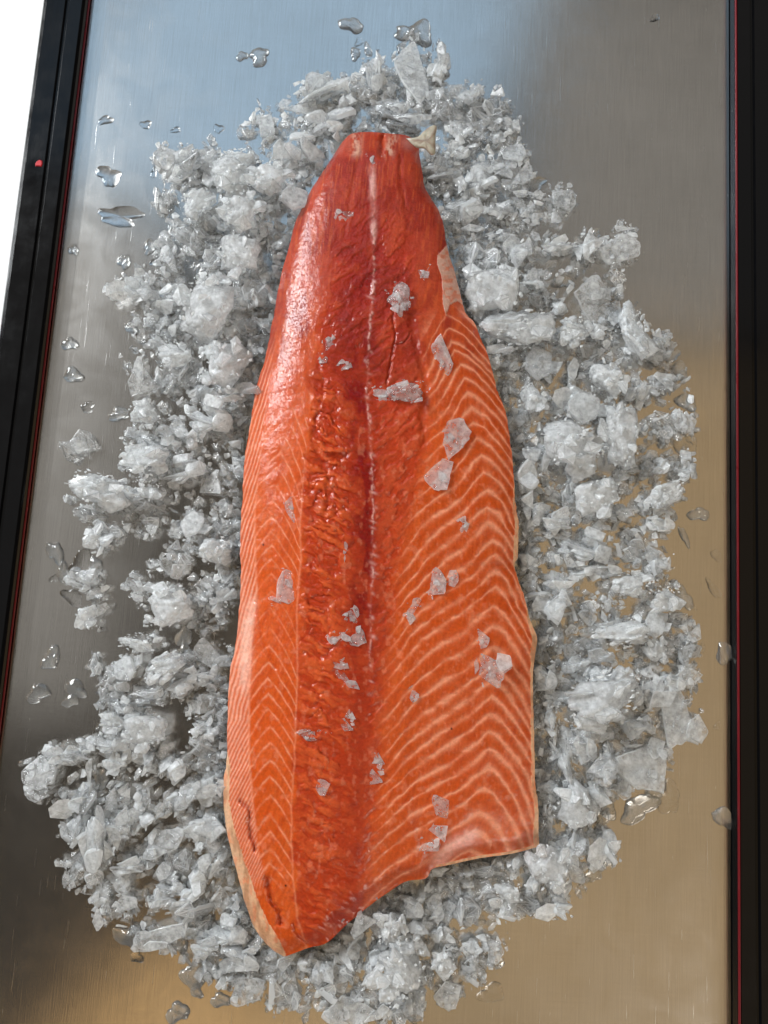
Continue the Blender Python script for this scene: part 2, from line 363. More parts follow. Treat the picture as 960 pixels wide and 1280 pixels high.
cord = cord * np.where(Y < 305, 0.30 + 0.8 * sstep(0.3, 0.7, fbm(X / 5, Y / 14, 41, 3)), 0.12 + 0.9 * sstep(0.46, 0.64, fbm(X / 6, Y / 8, 41, 3)))
cord = np.clip(np.maximum(cord, knots * sstep(300, 340, Y) * (1 - sstep(840, 900, Y))), 0, 1)

# -- the rough scraped middle band: lumpy flakes
bw = 12 * (fbm(X / 16, Y / 16, 47, 3) - 0.5) * 2
band = sstep(-5, 9, X - xseam + bw) * sstep(-6, 26, xr0 + 14 - X + bw) * sstep(190, 330, Y)
band_l = band * sstep(-8, 6, xs - X + 0.6 * bw) * sstep(400, 500, Y)
sk = Y - 0.45 * (X - 372)
rough_z = np.clip(bump01(X, ip(Y, [(380,415),(460,405),(560,405),(650,412),(760,400),(1000,400)]), 30) * ip(Y, [(380,0.2),(480,0.8),(560,1.1),(650,1.2),(720,0.75),(1000,0.6),(1150,0.35)]), 0, 1.2)
f1, f2, cid = worley(X / 26 + wx / 4, sk / 13 + wy / 4, 3); lump1 = sstep(0, 0.55, f2 - f1)
g1 = fbm(X / 21 + wx / 6 + 40, sk / 7.5 + wy / 6, 8, 3); lump2 = sstep(0.25, 0.72, g1)          # soft flaps slanting down to the right
q1 = 0.35 * lump1 + 0.25 * cid + 0.55 * lump2
lump3 = sstep(0.3, 0.7, fbm(X / 13 + wx / 5 + 11, (Y + 0.6 * (X - 470)) / 8 + wy / 5, 5, 3))
relief = band_l * rough_z * (1.8 * (lump1 - 0.5) + 2.2 * (cid - 0.5)) + band_l * (0.5 + rough_z) * 1.7 * (lump2 - 0.5)
relief += band * (1 - band_l) * (1.1 * (lump3 - 0.5) + 0.8 * (fbm(X / 9, Y / 12, 61, 3) - 0.5))
relief += (fbm(X / 40, Y / 60, 70, 4) - 0.5) * 2.2
relief += (1 - band) * (fbm(X / 6, Y / 9, 72, 3) - 0.5) * 0.5
fib = fbm((X + 0.5 * Y) / 3.0, Y / 40, 73, 2)
fib2 = vnoise(X / 1.7 + 0.06 * Y + wx * 0.3, Y / 16, 74)
relief -= 0.40 * (line_r + 0.8 * line_l + 0.6 * line_e)        # fat lines lie slightly sunk
relief += cord * 0.6 + 0.4 * (band * (vnoise(X / 2.6, Y / 2.6, 80) - 0.5))
# folds and gashes
GASH = [([(301,1002),(310,1010),(311,1024),(314,1046),(319,1062)], 3.2, 4.8), ([(334,1098),(337,1114),(340,1128),(349,1139),(352,1153)], 4.0, 6.0),
        ([(368,1155),(375,1172),(382,1180)], 2.0, 3), ([(516,392),(516,417),(527,453),(533,484),(527,522),(531,555)], 5.5, 2.0),
        ([(491,384),(493,422),(489,447),(484,478)], 2.2, 2.2), ([(515,412),(505,428),(490,430)], 1.6, 2.0), ([(398,459),(404,480),(395,530),(392,553)], 3.6, 1.3),
        ([(392,548),(400,572),(409,588),(410,622),(406,644)], 4.4, 2.0), ([(412,570),(424,576),(436,566)], 3.2, 2.2), ([(320,753),(323,770),(328,801),(334,814),(345,835)], 2.2, 1.2),
        ([(408,636),(420,642),(432,636)], 3.6, 2.2), ([(478,172),(476,190)], 5, 5), ([(500,195),(500,230),(508,262)], 3.5, 0.9), ([(452,190),(440,240),(430,300)], 4.0, 0.8),
        ([(390,512),(402,516),(420,522)], 1.4, 1.6), ([(418,180),(400,225),(384,270)], 3, .4)]
gash = np.zeros_like(X); gdepth = np.zeros_like(X)
for pts, gw, gd in GASH:
    d = polydist(X + 1.2 * wx + 2.2 * (vnoise(X / 4, Y / 4, 83) - .5), Y + 0.8 * wy, pts); gw = gw * 0.8 * (0.6 + 0.8 * fbm(X / 9, Y / 9, 84, 2)); e = np.exp(-(d / gw) ** 2)
    gdepth = np.maximum(gdepth, e * gd); gash = np.maximum(gash, np.exp(-(d / (gw * 0.8)) ** 2) * min(1, gd / 4))
relief -= gdepth
# -- gross form: bed, thickness along the length, cross profile (metres)
BED = 0.009
Hv = ip(VV, [(0,0.013),(0.08,0.020),(0.25,0.028),(0.5,0.031),(0.75,0.030),(0.92,0.024),(1,0.017)])
_ug = np.linspace(0, 1, 801); _pg = np.interp(_ug, *np.array([(0,0.30),(0.015,0.46),(0.04,0.61),(0.09,0.77),(0.16,0.90),(0.25,0.99),(0.33,1.0),(0.42,0.98),(0.47,0.95),(0.52,0.93),(0.60,0.90),(0.75,0.80),(0.86,0.68),(0.94,0.55),(0.98,0.44),(1,0.34)]).T)
_k = np.exp(-(np.arange(-60, 61) / 24.0) ** 2); _k /= _k.sum()
_ps = np.convolve(np.pad(_pg, 60, mode='reflect', reflect_type='odd'), _k, 'valid'); prof = np.interp(U, _ug, _ps)
prof = prof * (0.55 + 0.45 * sstep(0, 0.03, VV) * 1.0) * (1 - 0.35 * sstep(0.975, 1.0, VV))
edge = sstep(0, 0.02, U) * sstep(0, 0.015, 1 - U)
Z = BED + Hv * prof + relief * MM * (0.25 + 0.75 * edge)

# -- colour of the flesh itself
def mixc(a, b, t): return a * (1 - t[..., None]) + b * t[..., None]
col = np.broadcast_to(lin(208, 84, 26), X.shape + (3,)).copy()
col = mixc(col, lin(170, 62, 44), (1 - sstep(300, 560, Y + 60 * (fbm(X / 40, Y / 40, 88, 2) - .5))) * 0.9)
col = mixc(col, lin(216, 98, 44), sstep(0.45, 0.7, fbm(X / 45, Y / 60, 90, 3)) * 0.5 * sstep(300, 520, Y))
col = mixc(col, lin(196, 74, 14), sstep(0, 40, X - xr0) * 0.75 * sstep(330, 480, Y))
col = mixc(col, lin(172, 46, 20), band * 0.75)
col = mixc(col, lin(212, 92, 44), np.clip(band_l * sstep(0.45, 0.85, q1) * (0.25 + rough_z), 0, 0.9))
col = mixc(col, lin(208, 96, 56), 0.35 * band * (1 - band_l) * sstep(0.4, 0.9, lump3))
dred = np.exp(-((X - xs + 10) / ip(Y, [(200,18),(330,24),(450,24),(560,20),(700,17),(800,24)])) ** 2) * ip(Y, [(180,0.2),(260,0.6),(380,0.9),(470,0.95),(540,0.7),(640,0.95),(770,0.8),(850,0.4),(950,0.25)])
dred = dred * (0.55 + 0.8 * sstep(0.3, 0.7, fbm(X / 12, Y / 20, 95, 3)))
col = mixc(col, lin(134, 14, 8), np.clip(dred, 0, 1))
col = mixc(col, lin(140, 34, 24), 0.7 * sstep(0.42, 0.7, fbm(X / 18, Y / 34, 97, 3)) * (1 - sstep(400, 540, Y)))
col = mixc(col, lin(176, 54, 14), 0.35 * sstep(0.5, 0.8, fib) * (1 - band))
col = mixc(col, lin(220, 108, 52), 0.30 * sstep(0.5, 0.9, fib2) * (1 - band))
col = mixc(col, lin(234, 150, 118), 0.25 * sstep(0.62, 0.8, fbm(X / 7, Y / 10, 99, 3)) * sstep(430, 560, Y))
FAT = lin(242, 160, 124)
fat = np.clip(line_r * 0.86, 0, 1); col = mixc(col, FAT, fat)
col = mixc(col, FAT, np.clip(line_l * 0.68, 0, 1)); col = mixc(col, lin(248, 190, 164), np.clip(line_e * 0.66, 0, 1))
col = mixc(col, FAT, np.clip(seam * 0.42 + lseam * 0.45, 0, 1))
col = mixc(col, lin(240, 190, 180), np.clip(cord * 0.66, 0, 1))
smear_l = np.exp(-((X - ip(Y, [(740,318),(790,308),(850,306),(900,306)])) / 6.5) ** 2) * sstep(735, 775, Y) * (1 - sstep(830, 880, Y)) * (0.4 + fbm(X / 5, Y / 9, 101, 3))
col = mixc(col, lin(246, 190, 168), np.clip(smear_l, 0, 0.85))
blot = np.exp(-(polydist(X + wx, Y + wy, [(548,1078),(570,1055),(590,1045)]) / 9) ** 2) * (0.5 + 0.6 * fbm(X / 6, Y / 6, 103, 2))
col = mixc(col, lin(246, 186, 172), np.clip(blot, 0, 0.85))
tailw = np.maximum(np.exp(-(polydist(X, Y, [(446,170),(445,190)]) / 6) ** 2), np.exp(-(polydist(X, Y, [(492,172),(486,190)]) / 6) ** 2)) * sstep(.25, .6, fbm(X / 5, Y / 7, 104, 3))
col = mixc(col, lin(222, 182, 158), np.clip(tailw * 0.75, 0, 1))
col = mixc(col, lin(196, 130, 118), 0.6 * np.exp(-(((X - 512) / 11) ** 2 + ((Y - 178) / 9) ** 2)))
col = mixc(col, lin(140, 24, 8), gash * 0.5)
for bx_, by_ in ((329, 681), (564.5, 911), (357, 1107)):
    col = mixc(col, lin(30, 14, 14), np.exp(-(((X - bx_) / 1.3) ** 2 + ((Y - by_) / 1.6) ** 2) ** 2))
# -- skin and membrane zones
SKINP = [(270,940),(284,940),(288,964),(287,1002),(290,1024),(300,1057),(311,1092),(320,1120),(333,1147),(346,1169),(357,1194),(345,1215),(300,1200),(260,1050)]
MEMB = [(566,296),(556,309),(546,320),(546,331),(551,345),(552,359),(555,380),(558,394),(563,380),(572,376),(584,385),(600,370),(580,300)]
skin_m = inpoly(X + wx * 0.6, Y + wy * 0.6, SKINP)
bn = fbm(Y / 13, Y * 0 + 2, 107, 3)
rw = ip(Y, [(600,0),(622,2),(640,5.5),(698,5),(708,1),(760,1),(785,4),(800,8),(822,5),(850,3),(950,4),(1040,6),(1060,8)]) * (0.7 + 0.6 * bn)
skin_m |= ((np.broadcast_to(Rc[None, :, 0], X.shape) - X) < rw) & (Y > 600)
skin_m |= (VV > 0.9965) & (X > 545)
memb_m = inpoly(X + wx * 0.8, Y + wy * 0.8, MEMB)
sn = fbm(X / 7, Y / 30, 110, 4)
sk_col = mixc(np.broadcast_to(lin(226, 178, 140), X.shape + (3,)), lin(190, 140, 104), sstep(0.4, 0.7, sn))
sk_col = mixc(sk_col, lin(232, 128, 84), 0.5 * sstep(0.5, 0.7, fbm(X / 4, Y / 12, 112, 3)))
col[skin_m] = sk_col[skin_m]
mb_col = mixc(np.broadcast_to(lin(204, 160, 142), X.shape + (3,)), lin(206, 112, 78), 0.75 * sstep(0.42, 0.7, fbm(X / 5, Y / 5, 114, 3)))
col[memb_m] = mb_col[memb_m]
Z = Z + memb_m * 0.0004 + skin_m * 0.0002
wet = np.clip(0.5 + 0.5 * (fbm(X / 30, Y / 50, 120, 3) - 0.5) * 3 + 0.2 * band, 0, 1)

WV = P(X, Y, Z)
idx = np.arange(NU * NV).reshape(NU, NV)
quads = np.stack([idx[:-1, :-1], idx[:-1, 1:], idx[1:, 1:], idx[1:, :-1]], -1)
fm_s = skin_m[:-1, :-1]; fm_m = memb_m[:-1, :-1] & ~fm_s
def sub_mesh(name, mask):
    q = quads[mask]; used, inv = np.unique(q, return_inverse=True)
    return mesh_np(name, WV.reshape(-1, 3)[used], inv.reshape(-1, 4), True, {'tint': col.reshape(-1, 3)[used], 'wet': wet.ravel()[used]})
def flesh_material(name, sss, rough, grain):
    s = Mat(name); a = s.n('ShaderNodeAttribute', attribute_name='tint'); wt = s.n('ShaderNodeAttribute', attribute_name='wet')
    g = s.coords(); n = s.noise(420, 3, 0.6, g)
    hs = s.n('ShaderNodeHueSaturation'); s.l(a.outputs['Color'], hs.inputs['Color']); s.l(s.ramp(n, 0.25, 0.75, 0.74, 1.06), hs.inputs['Value'])
    s.l(hs.outputs['Color'], s.b.inputs['Base Color'])
    s.set(Subsurface_Weight=sss, Subsurface_Radius=(1.0, 0.30, 0.16), Subsurface_Scale=0.0016, IOR=1.36, Roughness=0.40, Specular_IOR_Level=0.16, Coat_Weight=1.0, Coat_IOR=1.39)
    s.l(s.ramp(wt.outputs['Fac'], 0, 1, rough + 0.12, rough - 0.05), s.b.inputs['Coat Roughness'])
    fine = s.ramp(s.noise(640, 1, 0.5, g), 0.58, 0.70, 0, 1); mid = s.noise(330, 4, 0.65, g)
    s.l(s.bump(mid, grain * 0.5, 0.0005), s.b.inputs['Normal'])
    s.l(s.bump(fine, 1.0, 0.0022, s.bump(mid, grain * 1.2, 0.0007)), s.b.inputs['Coat Normal'])
    return s.m
M_FLESH = flesh_material('salmon_flesh', 0.24, 0.11, 0.5)
M_SKIN = flesh_material('salmon_skin', 0.15, 0.22, 0.25)
ctr = P(470, 680, 0.0)
fillet = empty('salmon_fillet', (0, 0, 0)); tag(fillet, 'long orange raw salmon fillet lying flesh side up on crushed ice', 'fish fillet')
link('flesh', sub_mesh('flesh', ~(fm_s | fm_m)), M_FLESH, fillet)
o = link('membrane', sub_mesh('membrane', fm_m), M_SKIN, fillet); o['label'] = 'pale membrane strip on the right edge near the tail'
# skin: visible pale margin (from the grid) plus the flank and underside below the edge
ring = np.r_[idx[0, :], idx[1:, -1], idx[-1, -2::-1], idx[-2:0:-1, 0]]
top = WV.reshape(-1, 3)[ring]; n = len(ring)
cen = top.mean(0); inw = cen - top; inw[:, 2] = 0; inw /= np.linalg.norm(inw, axis=1)[:, None]
rings = [top]; zt = top[:, 2]
cols = [col.reshape(-1, 3)[ring]]
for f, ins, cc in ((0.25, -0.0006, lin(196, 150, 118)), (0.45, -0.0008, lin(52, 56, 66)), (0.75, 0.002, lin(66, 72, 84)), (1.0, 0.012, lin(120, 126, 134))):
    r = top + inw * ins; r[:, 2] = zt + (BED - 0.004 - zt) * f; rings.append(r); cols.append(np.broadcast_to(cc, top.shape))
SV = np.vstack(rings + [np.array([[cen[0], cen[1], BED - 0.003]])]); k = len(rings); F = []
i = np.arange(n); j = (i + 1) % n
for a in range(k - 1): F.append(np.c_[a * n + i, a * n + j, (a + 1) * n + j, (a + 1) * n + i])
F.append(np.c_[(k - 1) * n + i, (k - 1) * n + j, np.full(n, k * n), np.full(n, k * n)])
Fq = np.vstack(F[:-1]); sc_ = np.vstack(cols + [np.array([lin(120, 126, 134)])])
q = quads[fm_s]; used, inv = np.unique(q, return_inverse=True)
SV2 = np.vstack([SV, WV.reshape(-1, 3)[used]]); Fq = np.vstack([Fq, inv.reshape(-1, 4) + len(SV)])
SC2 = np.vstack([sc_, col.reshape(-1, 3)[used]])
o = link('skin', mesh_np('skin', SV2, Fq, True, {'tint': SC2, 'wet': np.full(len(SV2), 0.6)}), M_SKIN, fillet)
o['label'] = 'pale skin margin along the lower left side and right edge'
# fin stub at the tail
FIN = [(508,173),(522,171),(530,164),(540,157),(546,159),(544,172),(544,190),(539,194),(531,186),(520,184)]
fo = resample(FIN + [FIN[0]], 41)[:-1]; nf = len(fo); fc = fo.mean(0)
def fz(p): return 0.024 + 0.0012 * (fbm(p[:, 0] / 6, p[:, 1] / 6, 130, 2) - 0.5)
FV = []
for sc_in, dz in ((1.0, -0.0013), (1.02, -0.0004), (0.96, 0.0004), (0.7, 0.0009), (0.35, 0.0012)):
    p = fc + (fo - fc) * sc_in; FV.append(P(p[:, 0], p[:, 1], fz(p) + dz))
FV.append(P(np.array([fc[0]]), np.array([fc[1]]), 0.0253)); FV.append(P(np.array([fc[0]]), np.array([fc[1]]), 0.0226)); FV = np.vstack(FV)
FF = [(a * nf + i, a * nf + (i + 1) % nf, (a + 1) * nf + (i + 1) % nf) for a in range(4) for i in range(nf)] + [(a * nf + i, (a + 1) * nf + (i + 1) % nf, (a + 1) * nf + i) for a in range(4) for i in range(nf)]
FF += [(4 * nf + i, 4 * nf + (i + 1) % nf, 5 * nf) for i in range(nf)] + [((i + 1) % nf, i, 5 * nf + 1) for i in range(nf)]
fcol = mixc(np.broadcast_to(lin(186, 178, 160), (len(FV), 3)), lin(150, 132, 116), sstep(0.35, 0.7, vnoise(np.arange(len(FV)) * 0.3, np.arange(len(FV)) * 0.11, 4)))
o = link('fin_stub', mesh_np('fin_stub', FV, np.array(FF), True, {'tint': fcol, 'wet': np.full(len(FV), 0.5)}), M_SKIN, fillet)
o['label'] = 'pale cut fin stub at the tail end'

# fillet height lookup for things that lie on it
from mathutils.kdtree import KDTree
kd = KDTree((NU // 5 + 1) * (NV // 5 + 1)); 
for a in range(0, NU, 5):
    for b in range(0, NV, 5): kd.insert((X[a, b], Y[a, b], 0), a * NV + b)
kd.balance()
def fillet_z(px, py):
    c, i, d = kd.find((px, py, 0)); return float(Z.ravel()[i])

# ---------------------------------------------------------------- ice
# Each entry: x y width height kind [angle]; photo pixels of the place where the piece lies.
# kinds: r bright frosted lump, c crushed frosted cluster, g grey see-through cluster, p flat sheet, k clear melting lump, d flat clear melt drop
PILE = """
400 112 62 34 c -25;374 140 42 34 p -15;417 150 58 36 c -15;469 90 28 46 c 80;515 92 42 82 p 75;484 110 32 28 p;549 79 26 46 c 100;447 110 36 30 g;331 157 26 46 p 60;485 138 42 30 g;
547 128 40 38 g;366 181 56 44 c -20;498 152 56 26 g;384 168 22 34 g;430 128 30 22 c;460 120 24 20 g;352 196 26 24 g;
583 120 42 30 c -15;621 131 36 34 g;563 142 30 28 g;600 142 32 30 g;640 157 22 22 c;620 153 28 22 g;577 167 32 26 c;626 172 20 16 c;646 176 14 10 k;572 190 28 24 c;641 191 30 28 p;605 207 26 22 p;626 212 24 16 p;551 215 40 36 c;644 216 38 32 p;
581 231 34 34 c;603 230 36 36 c;673 229 22 18 k;657 243 30 10 p;704 249 30 32 p;680 247 30 18 c;582 262 40 32 c;625 262 30 24 c;640 278 28 22 g;666 275 26 22 c;554 268 16 18 c;591 285 26 9 p 5;622 293 28 14 c;577 309 30 13 p 40;607 321 46 38 g;648 314 34 44 c;700 309 44 20 c -12;735 312 28 34 c;772 313 50 34 p -15;783 287 27 15 p 10;746 291 10 12 k;560 235 26 24 g;596 178 26 22 g;610 245 24 20 g;655 262 22 18 c;
221 198 48 36 c -30;256 206 46 44 c;287 222 48 50 r;300 201 36 24 r;335 228 56 42 r;371 253 44 34 c;205 247 24 30 g;244 257 32 42 r 130;301 268 52 50 r;327 292 30 30 c;302 322 46 52 r;240 292 42 36 g;268 277 36 34 g;211 320 26 50 c 80;265 326 26 34 g;347 303 30 34 g;157 362 38 30 c;181 347 24 24 c;277 352 26 20 c;302 374 38 30 p;330 366 46 48 g;232 222 40 24 g;270 303 28 18 g;
199 371 56 36 c;252 388 62 72 r 100;214 405 26 32 c;165 407 18 18 k;190 407 24 20 g;197 428 18 16 c;180 462 44 48 p;219 447 38 34 r;281 460 60 66 r 70;305 492 44 26 c;317 405 36 34 g;316 436 15 22 p;242 468 36 30 g;251 491 26 22 c;213 481 20 22 g;183 517 36 34 r;217 542 33 38 c;246 545 24 32 c;264 514 50 42 c;298 530 20 24 g;168 546 28 18 g;192 555 30 22 g;
180 575 52 42 r -10;231 585 48 32 c -20;272 599 38 32 p;296 584 12 26 p 55;123 620 66 40 r 8;112 641 36 18 g;165 625 32 26 c;186 614 36 24 r 20;182 645 42 34 g;183 660 24 24 p;127 677 36 26 c -25;138 662 40 20 g;245 661 32 34 c;219 662 18 20 g;277 638 21 14 p -20;238 641 16 12 p;277 661 24 24 g;241 684 20 22 g;269 687 36 34 r;296 692 20 24 g;222 699 34 40 g;195 708 18 12 p;177 731 32 34 c;206 756 54 46 r -30;243 751 22 28 g;267 731 30 14 p 20;260 745 16 18 g;280 753 30 28 c;250 773 16 18 g;104 724 44 26 c;122 741 26 16 c;114 770 32 32 c;288 722 28 30 g;
178 803 50 20 r 5;230 795 18 22 k;232 812 16 12 k;120 830 15 30 g 80;166 833 36 28 c -35;144 838 20 16 c;141 857 32 26 g;209 837 46 30 r -30;233 832 30 30 g;251 846 32 28 c;268 817 44 30 p 5;259 786 24 16 g;155 879 24 20 c;133 878 20 24 g;181 873 42 22 g;220 863 38 26 c;243 885 16 26 p;274 857 26 24 c;259 911 34 26 c;264 888 38 30 g;142 900 30 20 r;180 914 44 38 r;138 922 40 30 c;111 931 22 20 c;83 942 46 22 c;52 966 40 48 p 60;110 974 15 40 p 88;127 975 16 22 k;144 955 24 26 c;183 950 24 30 c;165 940 18 20 c;206 946 24 42 g;217 962 28 32 c;252 946 34 36 g;281 940 20 30 g;
47 993 26 16 p;87 1004 36 28 c;92 1038 32 34 c;123 1043 36 66 c 85;148 995 22 32 p 110;153 1035 30 42 c;178 1001 18 28 c;245 992 46 34 c -25;220 1004 24 24 g;271 985 24 20 c;262 1042 42 38 c;175 1025 30 26 c;205 1052 46 24 p -25;166 1083 42 22 c;107 1090 36 40 g;87 1100 14 20 p;79 1080 18 6 p;147 1104 26 22 p;208 1090 20 20 c;224 1078 26 28 g;256 1092 30 38 c;214 1106 30 20 c;276 1066 22 28 g;112 1000 34 30 g;190 1070 26 26 g;
158 1130 36 22 p;130 1130 24 44 p 75;222 1125 52 24 c -15;274 1127 32 26 p 30;244 1147 42 44 g;199 1170 62 24 p -25;161 1170 36 20 k;222 1181 20 20 k;263 1183 36 26 c;287 1160 42 30 c;291 1179 24 22 p;304 1192 40 28 c;297 1146 22 40 g;245 1220 30 24 k -35;266 1212 18 26 g;285 1220 26 28 c;309 1237 38 26 p -20;350 1243 34 38 g 70;347 1206 36 28 g;321 1212 26 24 g;246 1240 14 12 k;
618 362 66 58 r;645 411 80 44 r -10;592 388 22 20 r;620 441 40 20 c;665 352 26 28 c;703 351 30 16 k;675 372 36 24 g;687 370 16 14 c;693 390 26 28 c;748 378 44 58 p 55;768 399 22 22 p;771 354 22 34 g;717 419 38 38 r;744 414 24 26 c;788 416 38 66 r 60;766 469 40 46 r;798 490 26 36 c;669 502 38 32 r;676 460 44 44 c;713 468 14 38 c 100;709 497 40 30 c;637 458 18 16 c;635 486 26 24 g;653 440 30 20 g;742 444 40 24 g;755 428 18 16 g;728 462 30 24 g;
827 427 24 26 c;818 441 28 26 c;841 445 22 12 k -25;851 462 22 22 k;840 476 40 20 p 40;824 486 32 28 g;858 504 22 22 k;845 527 24 28 p;828 533 40 30 g;863 530 14 24 p;828 553 13 12 k;735 512 52 40 c;771 545 44 70 r 85;712 563 68 62 r;785 592 24 20 c;668 586 50 48 c;651 560 36 30 g;820 581 30 30 c;855 583 26 36 c;828 618 48 28 r -40;745 625 52 44 r -30;690 615 22 20 c;711 617 18 28 c;665 641 32 46 c;700 650 40 32 c;777 644 36 22 c;825 651 30 22 c;805 632 18 22 c;736 681 52 38 c;695 671 34 12 p 5;699 696 32 26 c;663 701 30 30 c;655 672 22 26 g;790 664 22 14 c;784 684 34 28 g;820 704 30 30 c;755 710 36 20 c;727 711 26 20 c;790 700 22 16 g;770 610 30 20 g;640 612 20 28 g;733 596 36 20 g;650 528 24 26 g;690 535 30 22 g;
787 733 46 28 r;827 745 44 36 r;690 757 42 40 c;702 728 38 26 c;664 731 24 20 c;773 790 62 32 r -8;716 790 22 18 p;820 785 30 32 c;817 814 26 30 r;846 806 26 22 g;862 788 22 26 p;845 774 22 18 g;860 818 24 26 g;862 847 26 24 p;812 850 30 26 p;840 850 26 24 c;748 830 34 32 c;722 836 36 28 c;763 758 20 32 c;728 765 26 30 g;695 851 32 22 p;680 842 30 34 c;755 872 80 56 r -20;755 850 38 28 r;787 864 26 20 c;838 892 60 74 p 70;806 872 24 24 c;696 878 30 22 c;675 812 26 30 g;672 870 22 22 g;800 833 18 16 g;720 810 40 20 g;686 790 30 26 g;745 808 24 18 g;
807 953 58 56 p 30;690 932 7 56 p 100;705 946 26 56 c 80;725 930 30 38 c;750 932 32 34 c;733 896 46 32 r;790 905 42 32 c;747 970 52 42 c;689 989 26 24 c;716 1004 38 48 r 70;738 1003 34 32 c;757 1016 22 26 k;682 1031 15 52 c 95;720 1050 28 26 c;752 1062 36 40 c;742 1093 18 16 k;775 985 24 22 p;770 930 28 30 g;676 960 20 30 g;684 905 20 34 c;
715 1060 30 30 c;680 1086 46 44 r;709 1088 34 50 c;640 1111 34 26 r;691 1134 38 26 c;637 1080 30 28 c;610 1120 32 28 g;640 1135 32 22 g;582 1128 30 32 g;570 1100 34 26 g;675 1141 22 14 p;600 1090 34 28 g;655 1128 26 22 g;660 1110 24 26 c;
487 1159 36 40 r 70;512 1166 44 34 c;516 1130 26 26 c;545 1135 20 30 p 80;586 1136 30 32 g;565 1141 22 26 g;555 1169 26 18 p;554 1205 28 26 r 20;592 1190 22 24 c;618 1190 24 34 p 110;561 1243 28 28 p 130;595 1214 22 30 g;480 1192 28 24 c;494 1218 58 56 r;515 1250 28 34 c;440 1186 30 30 c;386 1203 22 20 c;398 1216 32 26 c;421 1231 34 36 g;445 1206 14 16 c;436 1264 50 26 p 5;481 1270 28 24 p;511 1262 36 28 g;440 1170 26 24 c;470 1130 26 24 c;500 1118 26 18 g;533 1221 14 24 g;535 1150 24 22 g;565 1190 22 18 g;450 1243 16 16 g;415 1200 24 24 g;545 1108 34 20 g
"""
LONE = """
325 70 24 24 k|clear ice lump, larger of a pair on bare steel at upper left;303 70 14 13 k|tiny clear ice bit beside a larger lump on bare steel at upper left;438 30 30 20 k|clear three-cornered ice bit above the pile, at the top middle edge;448 52 11 11 d|round water drop just above the ice pile at top middle;
459 61 9 20 k 60|small rod of clear ice sticking up from the pile's top edge;443 67 13 17 k|small dark-edged clear ice bit left of the clear ice rod;506 41 24 20 k|clear ice bit left of the topmost clear ice lump;528 38 32 34 k|topmost large clear ice lump, above the tall ice sheet;500 60 9 14 k|thin clear ice sliver beside the tall ice sheet at the top;
137 219 26 30 d 60|three-cornered flat melt puddle at left, upper of two big puddles;151 270 52 26 d 5|wide flat melt puddle at left, lower of two big puddles;132 150 18 12 d -30|small melt drop by the left rail near the top;182 156 14 11 d|left one of two small drops above the left ice pile;219 162 12 8 d|tiny oval drop midway along the drops above the left pile;273 161 13 11 d|round drop on bare steel right of the tiny oval drop;
186 308 14 20 k 120|oval clear ice bead left of the bright tilted ice lump;154 326 16 18 k|dark-rimmed clear bead on steel, left of the oval bead;193 328 10 9 d|very small drop between a bead and a frosted chunk at left;192 215 7 14 d|narrow drop at the upper left corner of the left pile;91 312 12 14 k|clear bead against the left rail, uppermost of four;
87 430 18 16 k|six-sided clear bead by the left rail, second from the top;91 467 22 20 k|notched clear bead by the left rail, below the six-sided bead;110 509 15 13 d|faint flat drop on steel at left, below the notched bead;148 517 22 17 k|clear bead with a spur left of a frosted chunk, mid left;97 557 36 32 g|lone see-through ice clump near the left rail at mid height;
68 692 18 28 k 70|elongated clear bead at the left edge of a melting cluster;78 713 12 26 k 75|upright clear rod in the melting cluster by the left rail;120 708 14 24 k 75|clear knob right of the puddle in the melting cluster at left;100 703 30 26 d|round melt puddle inside the melting cluster by the left rail;88 747 24 17 d|oval clear drop below the white chunk of the melting cluster;67 723 9 9 d|tiny drop left of the melting cluster by the left rail;
64 823 18 28 k 115|curved clear ice bit at lower left, highest of three;48 868 24 22 k|clear ice bit nearest the left rail, of three at lower left;95 860 26 18 k|lobed clear ice bit, rightmost of three at lower left;87 876 18 14 k|small clear lobe below the lobed ice bit at lower left;
171 1196 13 13 d|small drop under the long clear sheet at lower left;276 1252 20 15 k|warm-lit clear bead at the bottom, right of two;222 1268 22 22 k|warm-lit clear bead at the bottom edge, left of two;
818 22 12 10 d|small drop on bare steel at the upper right;873 643 24 15 k|dark-rimmed drop on steel right of the pile, at mid height;856 672 8 26 k 70|thin bent trickle of water right of the pile at mid height;896 696 12 16 d|faint drop stain near the right rail at mid height;855 747 18 28 k 75|dark clear bean-shaped drop right of the pile;868 760 6 6 d|tiny drop under the bean-shaped drop near the right rail;
892 735 10 26 d 60|curved flat drop near the right rail above the dark drop;877 810 8 10 d|small dark drop right of the grey ice sheets at right;907 816 20 24 k|pointed drop lying against the right rail;897 907 9 9 d|dark speck-like drop near the right rail, lower half;800 1010 46 24 k -30|long clear dark-rimmed melting lump at lower right;818 990 18 14 k|rounded end knob of the long clear melting lump at lower right;907 1022 27 20 k 15|pale rounded ice pebble touching the right rail;
858 560 26 30 d|broad faint water film right of the pile, near mid height;835 995 24 34 d|faint water stain right of the long clear melting lump;613 1240 26 20 d|flat water stain below the fillet, right of the last ice bits
"""
